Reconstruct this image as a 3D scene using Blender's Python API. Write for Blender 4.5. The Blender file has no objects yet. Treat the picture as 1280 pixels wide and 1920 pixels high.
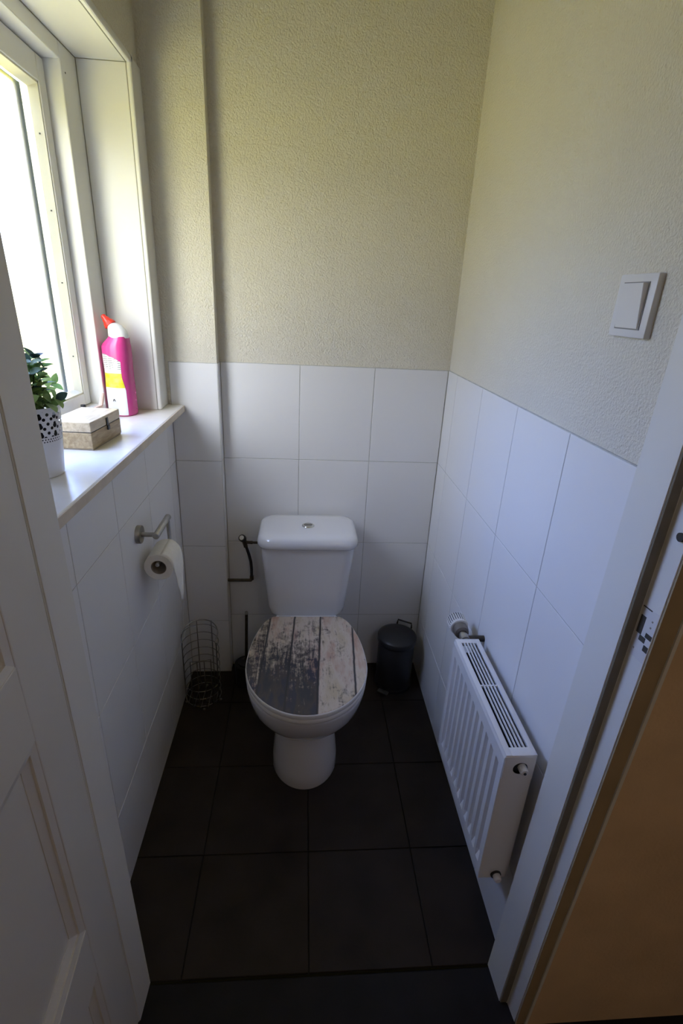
import bpy, bmesh, math, random
from mathutils import Vector, Matrix
random.seed(7)
SC = bpy.context.scene
COL = SC.collection

# ------------------------------------------------------------------ camera
CAMH, YAW, PITCH, ROLL, FPX = 1.4257, 0.0848, 0.3943, 0.0495, 958.0
fw = Vector((math.sin(YAW)*math.cos(PITCH), math.cos(YAW)*math.cos(PITCH), -math.sin(PITCH)))
rt = Vector((math.cos(YAW), -math.sin(YAW), 0)); upv = rt.cross(fw)
r2 = math.cos(ROLL)*rt + math.sin(ROLL)*upv
u2 = -math.sin(ROLL)*rt + math.cos(ROLL)*upv
cd = bpy.data.cameras.new('camera'); cam = bpy.data.objects.new('camera', cd); COL.objects.link(cam)
cam.matrix_world = Matrix(((r2.x, u2.x, -fw.x, 0), (r2.y, u2.y, -fw.y, 0), (r2.z, u2.z, -fw.z, CAMH), (0, 0, 0, 1)))
cd.sensor_fit = 'VERTICAL'; cd.sensor_height = 36.0; cd.lens = FPX/1920*36.0
cd.clip_start = 0.02; cd.clip_end = 100
SC.camera = cam

# ------------------------------------------------------------------ world: daylight sky above a garden
W = bpy.data.worlds.new('garden_sky'); SC.world = W; W.use_nodes = True
nt = W.node_tree; nt.nodes.clear()
o = nt.nodes.new('ShaderNodeOutputWorld'); bg = nt.nodes.new('ShaderNodeBackground')
tc = nt.nodes.new('ShaderNodeTexCoord'); sx = nt.nodes.new('ShaderNodeSeparateXYZ')
mr = nt.nodes.new('ShaderNodeMapRange'); mr.inputs[1].default_value = -1; mr.inputs[2].default_value = 1
cr = nt.nodes.new('ShaderNodeValToRGB')
SKY = [(0.0, (.64, .55, .035)), (.46, (.64, .55, .035)), (.505, (.44, .45, .33)), (.545, (.70, .87, 1.20)), (.63, (.92, 1.42, 3.2)), (1.0, (.84, 1.42, 3.5))]
SUNNY = [(0.0, (.74, .64, .045)), (.46, (.74, .64, .045)), (.505, (.25, .25, .19)), (.545, (.22, .235, .255)), (.63, (.25, .285, .37)), (1.0, (.38, .49, .78))]
el = cr.color_ramp.elements
while len(el) < len(SKY): el.new(.5)
cr2 = nt.nodes.new('ShaderNodeValToRGB'); el2 = cr2.color_ramp.elements
while len(el2) < len(SUNNY): el2.new(.5)
for q, (p, c) in zip(el2, SUNNY): q.position = p; q.color = (*c, 1)       # hazy white sky on the sunny side
for q, (p, c) in zip(el, SKY): q.position = p; q.color = (*c, 1)          # lawn, hedge line, pale low sky, blue sky
# sky and garden are brighter on the sunny side (the sun stands round the corner of the house), bluer away from it
def wm(op, *ins):
    k = nt.nodes.new('ShaderNodeMath'); k.operation = op
    for i, v in enumerate(ins):
        if isinstance(v, (int, float)): k.inputs[i].default_value = v
        else: nt.links.new(v, k.inputs[i])
    return k.outputs[0]
def dot(v):
    k = nt.nodes.new('ShaderNodeVectorMath'); k.operation = 'DOT_PRODUCT'; k.inputs[1].default_value = Vector(v).normalized()
    nt.links.new(tc.outputs['Generated'], k.inputs[0]); return k.outputs['Value']
nt.links.new(tc.outputs['Generated'], sx.inputs[0]); nt.links.new(sx.outputs[2], mr.inputs[0]); nt.links.new(mr.outputs[0], cr.inputs[0]); nt.links.new(mr.outputs[0], cr2.inputs[0])
sunny = wm('MULTIPLY_ADD', wm('POWER', wm('MAXIMUM', dot((-.35, -.94, 0)), 0), 2.0), .62, .58)
up_ = nt.nodes.new('ShaderNodeMapRange'); up_.inputs[1].default_value = 0; up_.inputs[2].default_value = .12; nt.links.new(sx.outputs[2], up_.inputs[0])
glow = wm('MULTIPLY', wm('POWER', wm('MAXIMUM', dot((-.42, -.80, .42)), 0), 5.0), up_.outputs[0])
haze = nt.nodes.new('ShaderNodeMapRange'); haze.interpolation_type = 'SMOOTHSTEP'; haze.inputs[1].default_value = .1; haze.inputs[2].default_value = .75; nt.links.new(dot((-.35, -.94, 0)), haze.inputs[0])
cmx = nt.nodes.new('ShaderNodeMix'); cmx.data_type = 'RGBA'; cmx.clamp_factor = True; nt.links.new(haze.outputs[0], cmx.inputs[0]); nt.links.new(cr.outputs[0], cmx.inputs[6]); nt.links.new(cr2.outputs[0], cmx.inputs[7])
s1 = nt.nodes.new('ShaderNodeVectorMath'); s1.operation = 'SCALE'; nt.links.new(cmx.outputs[2], s1.inputs[0]); nt.links.new(sunny, s1.inputs['Scale'])
s2 = nt.nodes.new('ShaderNodeVectorMath'); s2.operation = 'SCALE'; s2.inputs[0].default_value = (1.2, 1.15, 1.05); nt.links.new(glow, s2.inputs['Scale'])
s3 = nt.nodes.new('ShaderNodeVectorMath'); s3.operation = 'ADD'; nt.links.new(s1.outputs[0], s3.inputs[0]); nt.links.new(s2.outputs[0], s3.inputs[1])
nt.links.new(s3.outputs[0], bg.inputs[0])
bg.inputs[1].default_value = 10.4
nt.links.new(bg.outputs[0], o.inputs[0])
# low sun round the corner of the house; its light is spread wide because it comes through frosted glass
sl = bpy.data.lights.new('sun', 'SUN'); sl.energy = 1.08; sl.angle = math.radians(26); sl.color = (.92, 1.0, 1.12)
so = bpy.data.objects.new('sun', sl); COL.objects.link(so); so.location = (-3, -5, 5)
so.rotation_euler = Vector((.39, .92, -.54)).to_track_quat('-Z', 'Y').to_euler()
# light portal in the window opening (guides sampling of the sky, gives no light itself)
pl = bpy.data.lights.new('window_portal', 'AREA'); pl.shape = 'RECTANGLE'; pl.size = 0.72; pl.size_y = 0.9
pl.cycles.is_portal = True
po = bpy.data.objects.new('window_portal', pl); COL.objects.link(po)
po.matrix_world = Matrix(((0, 0, -1, -0.70), (0, 1, 0, 1.19), (1, 0, 0, 1.49), (0, 0, 0, 1)))

vs = SC.view_settings
vs.view_transform = 'Standard'; vs.look = 'None'; vs.gamma = 1.0; vs.use_curve_mapping = False
vs.exposure = 0.0
SC.cycles.use_denoising = True
SC.cycles.max_bounces = 12; SC.cycles.diffuse_bounces = 8; SC.cycles.glossy_bounces = 4
SC.cycles.transparent_max_bounces = 12; SC.cycles.transmission_bounces = 6
SC.cycles.caustics_reflective = False; SC.cycles.caustics_refractive = False
SC.cycles.sample_clamp_indirect = 6.0

# ------------------------------------------------------------------ materials
def mat(name, col, rough=0.5, metal=0.0, noise=None, bump=None, spec=0.5, coat=0.0, var=None):
    """noise=(scale, amount) value mottling, bump=(scale, strength, distance)"""
    m = bpy.data.materials.new(name); m.use_nodes = True
    t = m.node_tree; b = t.nodes['Principled BSDF']
    b.inputs['Base Color'].default_value = (*col, 1); b.inputs['Roughness'].default_value = rough
    b.inputs['Metallic'].default_value = metal; b.inputs['Specular IOR Level'].default_value = spec
    b.inputs['Coat Weight'].default_value = coat
    g = t.nodes.new('ShaderNodeTexCoord')
    if noise:
        n = t.nodes.new('ShaderNodeTexNoise'); n.inputs['Scale'].default_value = noise[0]; n.inputs['Detail'].default_value = 6
        t.links.new(g.outputs['Object'], n.inputs['Vector'])
        r = t.nodes.new('ShaderNodeValToRGB')
        a = noise[1]
        r.color_ramp.elements[0].position = .3; r.color_ramp.elements[1].position = .7
        r.color_ramp.elements[0].color = (*[c*(1-a) for c in col], 1)
        r.color_ramp.elements[1].color = (*[min(1, c*(1+a)) for c in col], 1)
        t.links.new(n.outputs['Fac'], r.inputs[0]); t.links.new(r.outputs[0], b.inputs['Base Color'])
    if bump:
        n = t.nodes.new('ShaderNodeTexNoise'); n.inputs['Scale'].default_value = bump[0]; n.inputs['Detail'].default_value = 4
        t.links.new(g.outputs['Object'], n.inputs['Vector'])
        k = t.nodes.new('ShaderNodeBump'); k.inputs['Strength'].default_value = bump[1]; k.inputs['Distance'].default_value = bump[2]
        t.links.new(n.outputs['Fac'], k.inputs['Height']); t.links.new(k.outputs[0], b.inputs['Normal'])
    return m

M = {}
M['plaster'] = mat('rough_white_plaster', (.735, .70, .605), .9, bump=(235, .8, .006), noise=(3, .03))
M['tile'] = mat('white_satin_tile', (.785, .785, .79), .28, noise=(2.0, .015), bump=(30, .04, .002))
M['grout'] = mat('grey_grout', (.50, .50, .48), .9, noise=(60, .12))
M['floor_tile'] = mat('dark_brown_floor_tile', (.025, .0180, .0135), .62, noise=(9, .3), bump=(120, .15, .002), spec=.25)
M['floor_grout'] = mat('dark_floor_grout', (.008, .007, .006), .9, noise=(80, .2))
M['paint'] = mat('white_gloss_paint', (.74, .735, .70), .35, noise=(4, .02), bump=(14, .05, .003))
M['doorpaint'] = mat('white_door_paint', (.66, .64, .60), .38, noise=(5, .02), bump=(20, .04, .003))
M['sill'] = mat('cream_white_sill', (.76, .74, .70), .25, noise=(25, .03), bump=(60, .04, .002))
M['nosing'] = mat('beige_sill_edge', (.62, .54, .44), .5, noise=(30, .08))
M['beadpaint'] = mat('cream_bead_paint', (.70, .68, .56), .4, noise=(8, .03))
M['joint'] = mat('grey_joint', (.26, .25, .21), .9, noise=(40, .1))
M['gap'] = mat('dark_gap', (.06, .055, .045), .9, noise=(40, .2))
M['ochre'] = mat('ochre_hall_plaster', (.68, .51, .325), .9, noise=(8, .08), bump=(150, .3, .003))
M['hallceil'] = mat('white_hall_ceiling', (.7, .68, .62), .9, noise=(4, .03))
M['hallfloor'] = mat('black_hall_floor', (.010, .009, .010), .6, noise=(12, .3), spec=.25)
M['ceramic'] = mat('white_glazed_ceramic', (.70, .70, .71), .10, noise=(3, .01), coat=.3)
M['seat'] = mat('white_seat_plastic', (.74, .73, .71), .3, noise=(6, .01))
M['chrome'] = mat('chrome', (.72, .72, .70), .12, 1.0, noise=(20, .05))
M['brushed'] = mat('brushed_steel', (.42, .41, .38), .38, 1.0, noise=(60, .12))
M['darkmetal'] = mat('tarnished_dark_brass', (.07, .055, .04), .45, .6, noise=(50, .3))
M['blackplastic'] = mat('black_plastic', (.012, .012, .014), .45, noise=(20, .2))
M['darkgrey'] = mat('dark_grey_lacquer', (.018, .018, .019), .40, noise=(20, .1))
M['radwhite'] = mat('white_radiator_enamel', (.74, .74, .75), .3, noise=(5, .01))
M['raddark'] = mat('dark_radiator_inside', (.015, .015, .018), .8, noise=(20, .2))
M['plastic'] = mat('white_plastic', (.70, .69, .68), .35, noise=(10, .01))
M['paper'] = mat('white_tissue_paper', (.80, .78, .72), .95, noise=(60, .03), bump=(140, .25, .002))
M['card'] = mat('grey_cardboard', (.30, .26, .21), .95, noise=(40, .15))
M['potwhite'] = mat('white_enamelled_pot', (.72, .71, .71), .35, noise=(10, .01))
M['soil'] = mat('dark_soil', (.02, .017, .012), .95, noise=(90, .5), bump=(90, .8, .01))
M['stem'] = mat('green_brown_stem', (.07, .09, .03), .7, noise=(30, .3))
M['leafa'] = mat('green_leaf', (.15, .25, .07), .45, noise=(45, .35))
M['leafb'] = mat('light_green_leaf', (.30, .42, .14), .45, noise=(45, .3))
M['leafc'] = mat('dark_blue_green_leaf', (.035, .065, .05), .4, noise=(45, .35))
M['pink'] = mat('pink_translucent_plastic', (.72, .06, .30), .22, noise=(14, .12))
M['pink'].node_tree.nodes['Principled BSDF'].inputs['Transmission Weight'].default_value = .25
M['pink'].node_tree.nodes['Principled BSDF'].inputs['Subsurface Weight'].default_value = .0
M['red'] = mat('red_cap_plastic', (.72, .035, .02), .3, noise=(30, .08))
M['capwhite'] = mat('white_cap_plastic', (.80, .80, .79), .3, noise=(10, .01))
M['ink'] = mat('black_print', (.02, .02, .02), .6, noise=(40, .1))
M['paneband'] = mat('blue_grey_band', (.10, .17, .25), .5, noise=(30, .1))
M['pinkwood'] = mat('pale_pink_wood', (.66, .46, .36), .6, noise=(30, .1))

def glass_mat():
    m = bpy.data.materials.new('frosted_window_glass'); m.use_nodes = True; t = m.node_tree; t.nodes.clear()
    o = t.nodes.new('ShaderNodeOutputMaterial'); a = t.nodes.new('ShaderNodeBsdfTransparent'); b = t.nodes.new('ShaderNodeBsdfTranslucent')
    a.inputs[0].default_value = (.97, .98, .98, 1); b.inputs[0].default_value = (.96, .97, .97, 1)
    mx = t.nodes.new('ShaderNodeMixShader')
    g = t.nodes.new('ShaderNodeTexCoord'); n = t.nodes.new('ShaderNodeTexNoise'); n.inputs['Scale'].default_value = 160
    mr = t.nodes.new('ShaderNodeMapRange'); mr.inputs[3].default_value = .12; mr.inputs[4].default_value = .28
    t.links.new(g.outputs['Object'], n.inputs['Vector']); t.links.new(n.outputs['Fac'], mr.inputs[0]); t.links.new(mr.outputs[0], mx.inputs[0])
    t.links.new(a.outputs[0], mx.inputs[1]); t.links.new(b.outputs[0], mx.inputs[2]); t.links.new(mx.outputs[0], o.inputs[0])
    return m
M['glass'] = glass_mat()

def wood_mat(name, c1, c2, scale=9, stretch=(1, 1, 1), rough=.55):
    m = bpy.data.materials.new(name); m.use_nodes = True; t = m.node_tree; b = t.nodes['Principled BSDF']
    g = t.nodes.new('ShaderNodeTexCoord'); mp = t.nodes.new('ShaderNodeMapping'); mp.inputs['Scale'].default_value = stretch
    n = t.nodes.new('ShaderNodeTexNoise'); n.inputs['Scale'].default_value = scale; n.inputs['Detail'].default_value = 8; n.inputs['Distortion'].default_value = .6
    r = t.nodes.new('ShaderNodeValToRGB'); r.color_ramp.elements[0].position = .35; r.color_ramp.elements[1].position = .68
    r.color_ramp.elements[0].color = (*c1, 1); r.color_ramp.elements[1].color = (*c2, 1)
    t.links.new(g.outputs['Object'], mp.inputs[0]); t.links.new(mp.outputs[0], n.inputs['Vector']); t.links.new(n.outputs['Fac'], r.inputs[0])
    t.links.new(r.outputs[0], b.inputs['Base Color']); b.inputs['Roughness'].default_value = rough
    return m
M['boxwood'] = wood_mat('pale_pine_wood', (.28, .20, .105), (.44, .34, .19), 22, (6, 1, 6))

M['boxlid'] = wood_mat('varnished_pale_wood', (.42, .33, .21), (.60, .50, .34), 22, (6, 1, 6), .3)
class NT:
    """tiny node-graph helper"""
    def __init__(s, m): s.t = m.node_tree
    def n(s, typ, **kw):
        k = s.t.nodes.new(typ)
        for a, v in kw.items(): setattr(k, a, v)
        return k
    def m(s, op, a, b=None, c=None, clamp=False):
        k = s.t.nodes.new('ShaderNodeMath'); k.operation = op; k.use_clamp = clamp
        for i, v in enumerate((a, b, c)):
            if v is None: continue
            if isinstance(v, (int, float)): k.inputs[i].default_value = v
            else: s.t.links.new(v, k.inputs[i])
        return k.outputs[0]
    def noise(s, vec, scale, detail=6, rough=.6, dist=0):
        k = s.t.nodes.new('ShaderNodeTexNoise'); k.inputs['Scale'].default_value = scale; k.inputs['Detail'].default_value = detail
        k.inputs['Roughness'].default_value = rough; k.inputs['Distortion'].default_value = dist
        s.t.links.new(vec, k.inputs['Vector']); return k.outputs['Fac']
    def mapping(s, vec, scale, loc=(0, 0, 0)):
        k = s.t.nodes.new('ShaderNodeMapping'); k.inputs['Scale'].default_value = scale; k.inputs['Location'].default_value = loc
        s.t.links.new(vec, k.inputs[0]); return k.outputs[0]
    def ramp(s, fac, stops, mode='LINEAR'):
        k = s.t.nodes.new('ShaderNodeValToRGB'); k.color_ramp.interpolation = mode; el = k.color_ramp.elements
        while len(el) < len(stops): el.new(.5)
        for q, (p, c) in zip(el, sorted(stops, key=lambda z: z[0])): q.position = p; q.color = (*c, 1) if len(c) == 3 else c
        s.t.links.new(fac, k.inputs[0]); return k.outputs[0]
    def mix(s, f, a, b):
        k = s.t.nodes.new('ShaderNodeMix'); k.data_type = 'RGBA'
        for i, v in ((0, f), (6, a), (7, b)):
            if isinstance(v, tuple): k.inputs[i].default_value = (*v, 1)
            elif isinstance(v, (int, float)): k.inputs[i].default_value = v
            else: s.t.links.new(v, k.inputs[i])
        return k.outputs[2]

def print_mat():
    """weathered plank picture printed on the toilet lid; object space: x across, y from front (0) to back (.44)"""
    m = bpy.data.materials.new('weathered_plank_print'); m.use_nodes = True; h = NT(m); b = m.node_tree.nodes['Principled BSDF']
    g = h.n('ShaderNodeTexCoord').outputs['Object']
    sp = h.n('ShaderNodeSeparateXYZ'); h.t.links.new(g, sp.inputs[0]); x, y = sp.outputs[0], sp.outputs[1]
    wob = h.m('MULTIPLY', h.m('SUBTRACT', h.noise(h.mapping(g, (0, 9, 0)), 1.0, 3), .5), .008)
    xs = h.m('ADD', h.m('ADD', x, wob), h.m('MULTIPLY', h.m('SUBTRACT', y, .22), -.05))
    u = h.m('DIVIDE', h.m('ADD', xs, .2), .4)                       # 0..1 across
    v = h.m('DIVIDE', y, .44)                                       # 0 front .. 1 back
    def px(o): return (o + .2)/.4
    # plank number steps -> how pale each plank is
    edges = [(-.2, .40), (-.132, .38), (-.051, .42), (.036, .74), (.142, .86)]
    pale = h.ramp(u, [(max(0, px(a)), (c, c, c)) for a, c in edges], 'CONSTANT')
    # planks left of the middle fade from pale at the back to dark at the front
    fade = h.ramp(u, [(0, (.2,)*3), (px(-.132), (1,)*3), (px(-.051), (.75,)*3), (px(.036), (0,)*3)], 'CONSTANT')
    bias = h.m('ADD', pale, h.m('MULTIPLY', fade, h.m('MULTIPLY', h.m('SUBTRACT', v, .52), .95)))
    grain = h.noise(h.mapping(g, (105, 9, 1)), 1.0, 8, .68, .5)
    blot = h.noise(h.mapping(g, (26, 34, 1), (3, 1, 0)), 1.0, 8, .7, .8)
    fine = h.noise(h.mapping(g, (190, 60, 1)), 1.0, 5, .7)
    val = h.m('ADD', h.m('ADD', h.m('MULTIPLY', grain, .80), h.m('MULTIPLY', blot, .75)), h.m('MULTIPLY', fine, .50))   # ~ .92 mean
    s = h.m('ADD', h.m('SUBTRACT', val, 1.025), h.m('MULTIPLY', h.m('SUBTRACT', bias, .5), .62))
    f = h.m('ADD', h.m('MULTIPLY', s, 4.4), .5, clamp=True)
    hue = h.noise(h.mapping(g, (22, 7, 1), (8, 2, 0)), 1.0, 3)
    palec = h.ramp(hue, [(.35, (.50, .41, .29)), (.5, (.56, .48, .40)), (.66, (.46, .30, .22))])
    darkc = h.ramp(hue, [(.38, (.020, .022, .035)), (.5, (.050, .040, .036)), (.6, (.018, .020, .045))])
    c = h.mix(f, darkc, palec)
    # dark joints between planks with a pale worn edge
    j = None
    for off in (-.132, -.051, .036, .142):
        d = h.m('ABSOLUTE', h.m('SUBTRACT', xs, off))
        k = h.m('SUBTRACT', 1, h.m('DIVIDE', h.m('SUBTRACT', d, .0012), .0035), clamp=True)
        j = k if j is None else h.m('MAXIMUM', j, k)
    c = h.mix(j, c, (.012, .012, .02))
    h.t.links.new(c, b.inputs['Base Color']); b.inputs['Roughness'].default_value = .32
    return m
M['print'] = print_mat()

def label_mat():
    """bottle label: object z 0..0.2; white bottom, yellow band, white top with small grey lines of text"""
    m = bpy.data.materials.new('printed_bottle_label'); m.use_nodes = True; h = NT(m); b = m.node_tree.nodes['Principled BSDF']
    g = h.n('ShaderNodeTexCoord').outputs['Object']; sp = h.n('ShaderNodeSeparateXYZ'); h.t.links.new(g, sp.inputs[0])
    z = h.m('DIVIDE', sp.outputs[2], .2)
    smear = h.noise(h.mapping(g, (30, 30, 60)), 1.0, 4)
    yel = h.ramp(smear, [(.35, (.80, .72, .12)), (.6, (.62, .56, .01))])
    line = h.m('GREATER_THAN', h.m('SINE', h.m('MULTIPLY', sp.outputs[2], 1150)), .35)
    gap = h.m('GREATER_THAN', h.noise(h.mapping(g, (260, 260, 20)), 1.0, 2), .42)
    ink = h.m('MULTIPLY', h.m('MULTIPLY', line, gap), .95)
    text = h.mix(ink, (.80, .81, .79), (.12, .13, .12))
    c = h.mix(h.m('GREATER_THAN', z, .605), h.mix(h.m('GREATER_THAN', z, .405), (.82, .82, .82), yel), h.mix(h.m('GREATER_THAN', z, .66), (.80, .81, .79), text))
    h.t.links.new(c, b.inputs['Base Color']); b.inputs['Roughness'].default_value = .3
    return m
M['label'] = label_mat()

def lace_mat():
    """white metal band pierced by a lace pattern of round and oval holes (object space: angle round the z axis)"""
    m = bpy.data.materials.new('pierced_white_lace'); m.use_nodes = True; h = NT(m); b = m.node_tree.nodes['Principled BSDF']
    b.inputs['Base Color'].default_value = (.72, .71, .71, 1); b.inputs['Roughness'].default_value = .35
    g = h.n('ShaderNodeTexCoord').outputs['Object']; sp = h.n('ShaderNodeSeparateXYZ'); h.t.links.new(g, sp.inputs[0])
    a = h.m('MULTIPLY', h.m('ARCTAN2', sp.outputs[1], sp.outputs[0]), 1/(2*math.pi)); z = sp.outputs[2]
    def dots(n, z0, pitch, rr, half):
        row = h.m('DIVIDE', h.m('SUBTRACT', z, z0), pitch)
        ri = h.m('FLOOR', row)
        u = h.m('MULTIPLY', a, n)
        u = h.m('ADD', u, h.m('MULTIPLY', ri, half))
        fu = h.m('SUBTRACT', h.m('FRACT', h.m('ADD', u, 100)), .5); fv = h.m('SUBTRACT', h.m('FRACT', row), .5)
        du = h.m('MULTIPLY', fu, .314/n); dv = h.m('MULTIPLY', fv, pitch)
        d = h.m('SQRT', h.m('ADD', h.m('MULTIPLY', du, du), h.m('MULTIPLY', dv, dv)))
        return h.m('LESS_THAN', d, rr)
    k = h.m('MAXIMUM', dots(22, .0925, .0085, .0030, .5), dots(11, .0925, .017, .0044, 0))
    inb = h.m('MULTIPLY', h.m('GREATER_THAN', z, .080), h.m('LESS_THAN', z, .128))
    low = h.m('MULTIPLY', h.m('MULTIPLY', dots(60, .0695, .0045, .0013, .5), h.m('GREATER_THAN', z, .0695)), h.m('LESS_THAN', z, .0785))
    hole = h.m('MAXIMUM', h.m('MULTIPLY', k, inb), low)
    h.t.links.new(h.m('SUBTRACT', 1, hole), b.inputs['Alpha'])
    return m
M['lace'] = lace_mat()

# ------------------------------------------------------------------ mesh helpers
def finish(name, bm, material, parent=None, smooth=False, loc=None):
    me = bpy.data.meshes.new(name); bmesh.ops.recalc_face_normals(bm, faces=bm.faces)
    bm.to_mesh(me); bm.free()
    if smooth:
        for p in me.polygons: p.use_smooth = True
        try: me.set_sharp_from_angle(angle=math.radians(40 if smooth is True else smooth))
        except Exception: pass
    me.materials.append(M[material] if isinstance(material, str) else material)
    ob = bpy.data.objects.new(name, me); COL.objects.link(ob)
    if loc: ob.location = loc
    if parent: ob.parent = parent
    return ob

def box(bm, x0, x1, y0, y1, z0, z1, bev=0.0, seg=2):
    r = bmesh.ops.create_cube(bm, size=1.0)
    vs = r['verts']
    for v in vs:
        v.co = Vector((x0 if v.co.x < 0 else x1, y0 if v.co.y < 0 else y1, z0 if v.co.z < 0 else z1))
    if bev:
        es = {e for v in vs for e in v.link_edges}
        bmesh.ops.bevel(bm, geom=list(es), offset=bev, segments=seg, affect='EDGES', profile=.5)
    return bm

def boxo(name, dims, material, parent=None, bev=0.0, seg=2):
    return finish(name, box(bmesh.new(), *dims, bev=bev, seg=seg), material, parent)

def loft(bm, rings, cap0=True, cap1=True, close=True):
    R = [[bm.verts.new(p) for p in r] for r in rings]
    n = len(R[0])
    for a, b in zip(R, R[1:]):
        for i in range(n if close else n-1):
            j = (i+1) % n
            bm.faces.new((a[i], a[j], b[j], b[i]))
    if cap0: bm.faces.new(list(reversed(R[0])))
    if cap1: bm.faces.new(R[-1])
    return bm

def frame_of(d):
    d = d.normalized(); a = Vector((0, 0, 1)) if abs(d.z) < .9 else Vector((1, 0, 0))
    u = d.cross(a).normalized(); return u, d.cross(u).normalized()

def tube(bm, pts, r, seg=8, closed=False):
    pts = [Vector(p) for p in pts]; n = len(pts)
    rs = r if isinstance(r, (list, tuple)) else [r]*n
    d0 = pts[1]-pts[0]; u, v = frame_of(d0); rings = []
    prev = d0.normalized()
    for i, p in enumerate(pts):
        if closed: d = (pts[(i+1) % n]-pts[i-1])
        else: d = pts[min(i+1, n-1)]-pts[max(i-1, 0)]
        d = d.normalized(); q = prev.rotation_difference(d); u = q @ u; v = q @ v; prev = d
        rings.append([p + rs[i]*(math.cos(t)*u + math.sin(t)*v) for t in [2*math.pi*k/seg for k in range(seg)]])
    if closed:
        R = [[bm.verts.new(c) for c in g] for g in rings]
        # line the last ring up with the first
        best = min(range(seg), key=lambda s: sum((R[-1][(k+s) % seg].co-R[0][k].co).length for k in range(seg)))
        for a, b in zip(R, R[1:]):
            for k in range(seg): bm.faces.new((a[k], a[(k+1) % seg], b[(k+1) % seg], b[k]))
        for k in range(seg): bm.faces.new((R[-1][(k+best) % seg], R[-1][(k+1+best) % seg], R[0][(k+1) % seg], R[0][k]))
        return bm
    return loft(bm, rings)

def cyl(bm, a, b, r0, r1=None, seg=24):
    return tube(bm, [a, b], [r0, r0 if r1 is None else r1], seg)

def lathe(bm, prof, c=(0, 0, 0), axis='Z', seg=32, cap0=True, cap1=True):
    """profile [(radius, height)]"""
    rings = []
    for r, h in prof:
        g = []
        for k in range(seg):
            t = 2*math.pi*k/seg; a, b = r*math.cos(t), r*math.sin(t)
            p = {'Z': (a, b, h), 'Y': (a, h, b), 'X': (h, a, b)}[axis]
            g.append(Vector(p)+Vector(c))
        rings.append(g)
    return loft(bm, rings, cap0, cap1)

def prism(bm, poly, z0, z1, tilt=(0, 0)):
    return loft(bm, [[Vector((x+tilt[0]*z, y+tilt[1]*z, z)) for x, y in poly] for z in (z0, z1)])

def rrect(hx, hy, r, n=6):
    p = []
    for cx, cy, a in ((hx-r, hy-r, 0), (-hx+r, hy-r, 90), (-hx+r, -hy+r, 180), (hx-r, -hy+r, 270)):
        for k in range(n+1):
            t = math.radians(a+90*k/n); p.append((cx+r*math.cos(t), cy+r*math.sin(t)))
    return p

def thing(name, label, cat, loc=(0, 0, 0), rotz=0, group=None):
    e = bpy.data.objects.new(name, None); COL.objects.link(e); e.location = loc; e.rotation_euler = (0, 0, rotz)
    e.empty_display_size = .05
    e['label'] = label; e['category'] = cat
    if group: e['group'] = group
    return e

def tag(o, label, cat, group=None):
    o['label'] = label; o['category'] = cat
    if group: o['group'] = group
    return o

def struct(o, label=None, cat=None):
    o['kind'] = 'structure'
    if label: o['label'] = label
    if cat: o['category'] = cat
    return o

def share(name, me, material, parent, loc=(0, 0, 0), rot=None, scale=None):
    ob = bpy.data.objects.new(name, me); COL.objects.link(ob); ob.parent = parent; ob.location = loc
    if rot: ob.rotation_euler = rot
    if scale: ob.scale = scale
    return ob

# ------------------------------------------------------------------ room dimensions (metres)
XL, XR, D = -.428, .488, 1.7472          # tile faces left, right, back
BF, BX = 1.7020, -.2736                  # pipe boxing front and side
ZT, TH, TW = 1.2189, .3244, .25          # tile top, tile height, tile width
PL = -.445                               # left plaster face above the tiles
CEIL = 2.55
Y0 = .675                                # room side of the door wall
ROWS = [(ZT-TH*(i+1), ZT-TH*i) for i in range(3)] + [(0.0, ZT-3*TH)]
G = .0011                                # half joint width

# ------------------------------------------------------------------ floor
fl = struct(boxo('floor', (-.50, .52, .672, 1.80, -.05, -.004), 'floor_grout'), 'dark brown large tiled toilet room floor', 'floor')
fx = [-.54, -.252, .0345, .3225, .61]; fy = [.672, .952, 1.240, 1.528, 1.80]
for i in range(4):
    for j in range(4):
        a, b = max(fx[i], -.45), min(fx[i+1], .50)
        boxo('floor_tile', (a+.0013, b-.0013, fy[j]+.0013, fy[j+1]-.0013, -.012, 0), 'floor_tile', fl, bev=.0009, seg=1)
th_ = struct(boxo('trim_1', (-.36, .50, .563, .6695, -.05, -.004), 'hallfloor', bev=.003), 'black door threshold strip at the bottom', 'threshold')

# ------------------------------------------------------------------ walls with their tiles
def tiles(parent, spans, plane, along):
    """spans: list of (a0,a1); plane coordinate; along 'X' back-facing -Y, 'YR' right wall facing -X, 'YL' left wall facing +X, 'BS' boxing side facing +X"""
    for zz0, zz1 in ROWS:
        for a0, a1 in spans:
            z0, z1 = zz0+G, zz1-G
            if z0 < .003: z0 = .001
            if along == 'YL' and z1 > 1.06: z1 = 1.060
            d = {'X': (a0+G, a1-G, plane, plane+.006, z0, z1), 'YR': (plane, plane+.006, a0+G, a1-G, z0, z1), 'YL': (plane-.006, plane, a0+G, a1-G, z0, z1)}[along]
            boxo('wall_tile', d, 'tile', parent, bev=.0009, seg=2)

wb = struct(boxo('wall_back', (-.70, .65, D+.004, D+.15, -.05, CEIL), 'plaster'), 'white plastered back wall above pale wall tiles', 'wall')
boxo('grout_bed', (BX, XR, D+.0011, D+.004, 0, ZT+.001), 'grout', wb)
tiles(wb, [(BX, XR-.75 if XR-.75 > BX+.01 else XR-.5)] if False else [(BX+.001, XR-.5), (XR-.5, XR-.25), (XR-.25, XR-.0005)], D, 'X')

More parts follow.
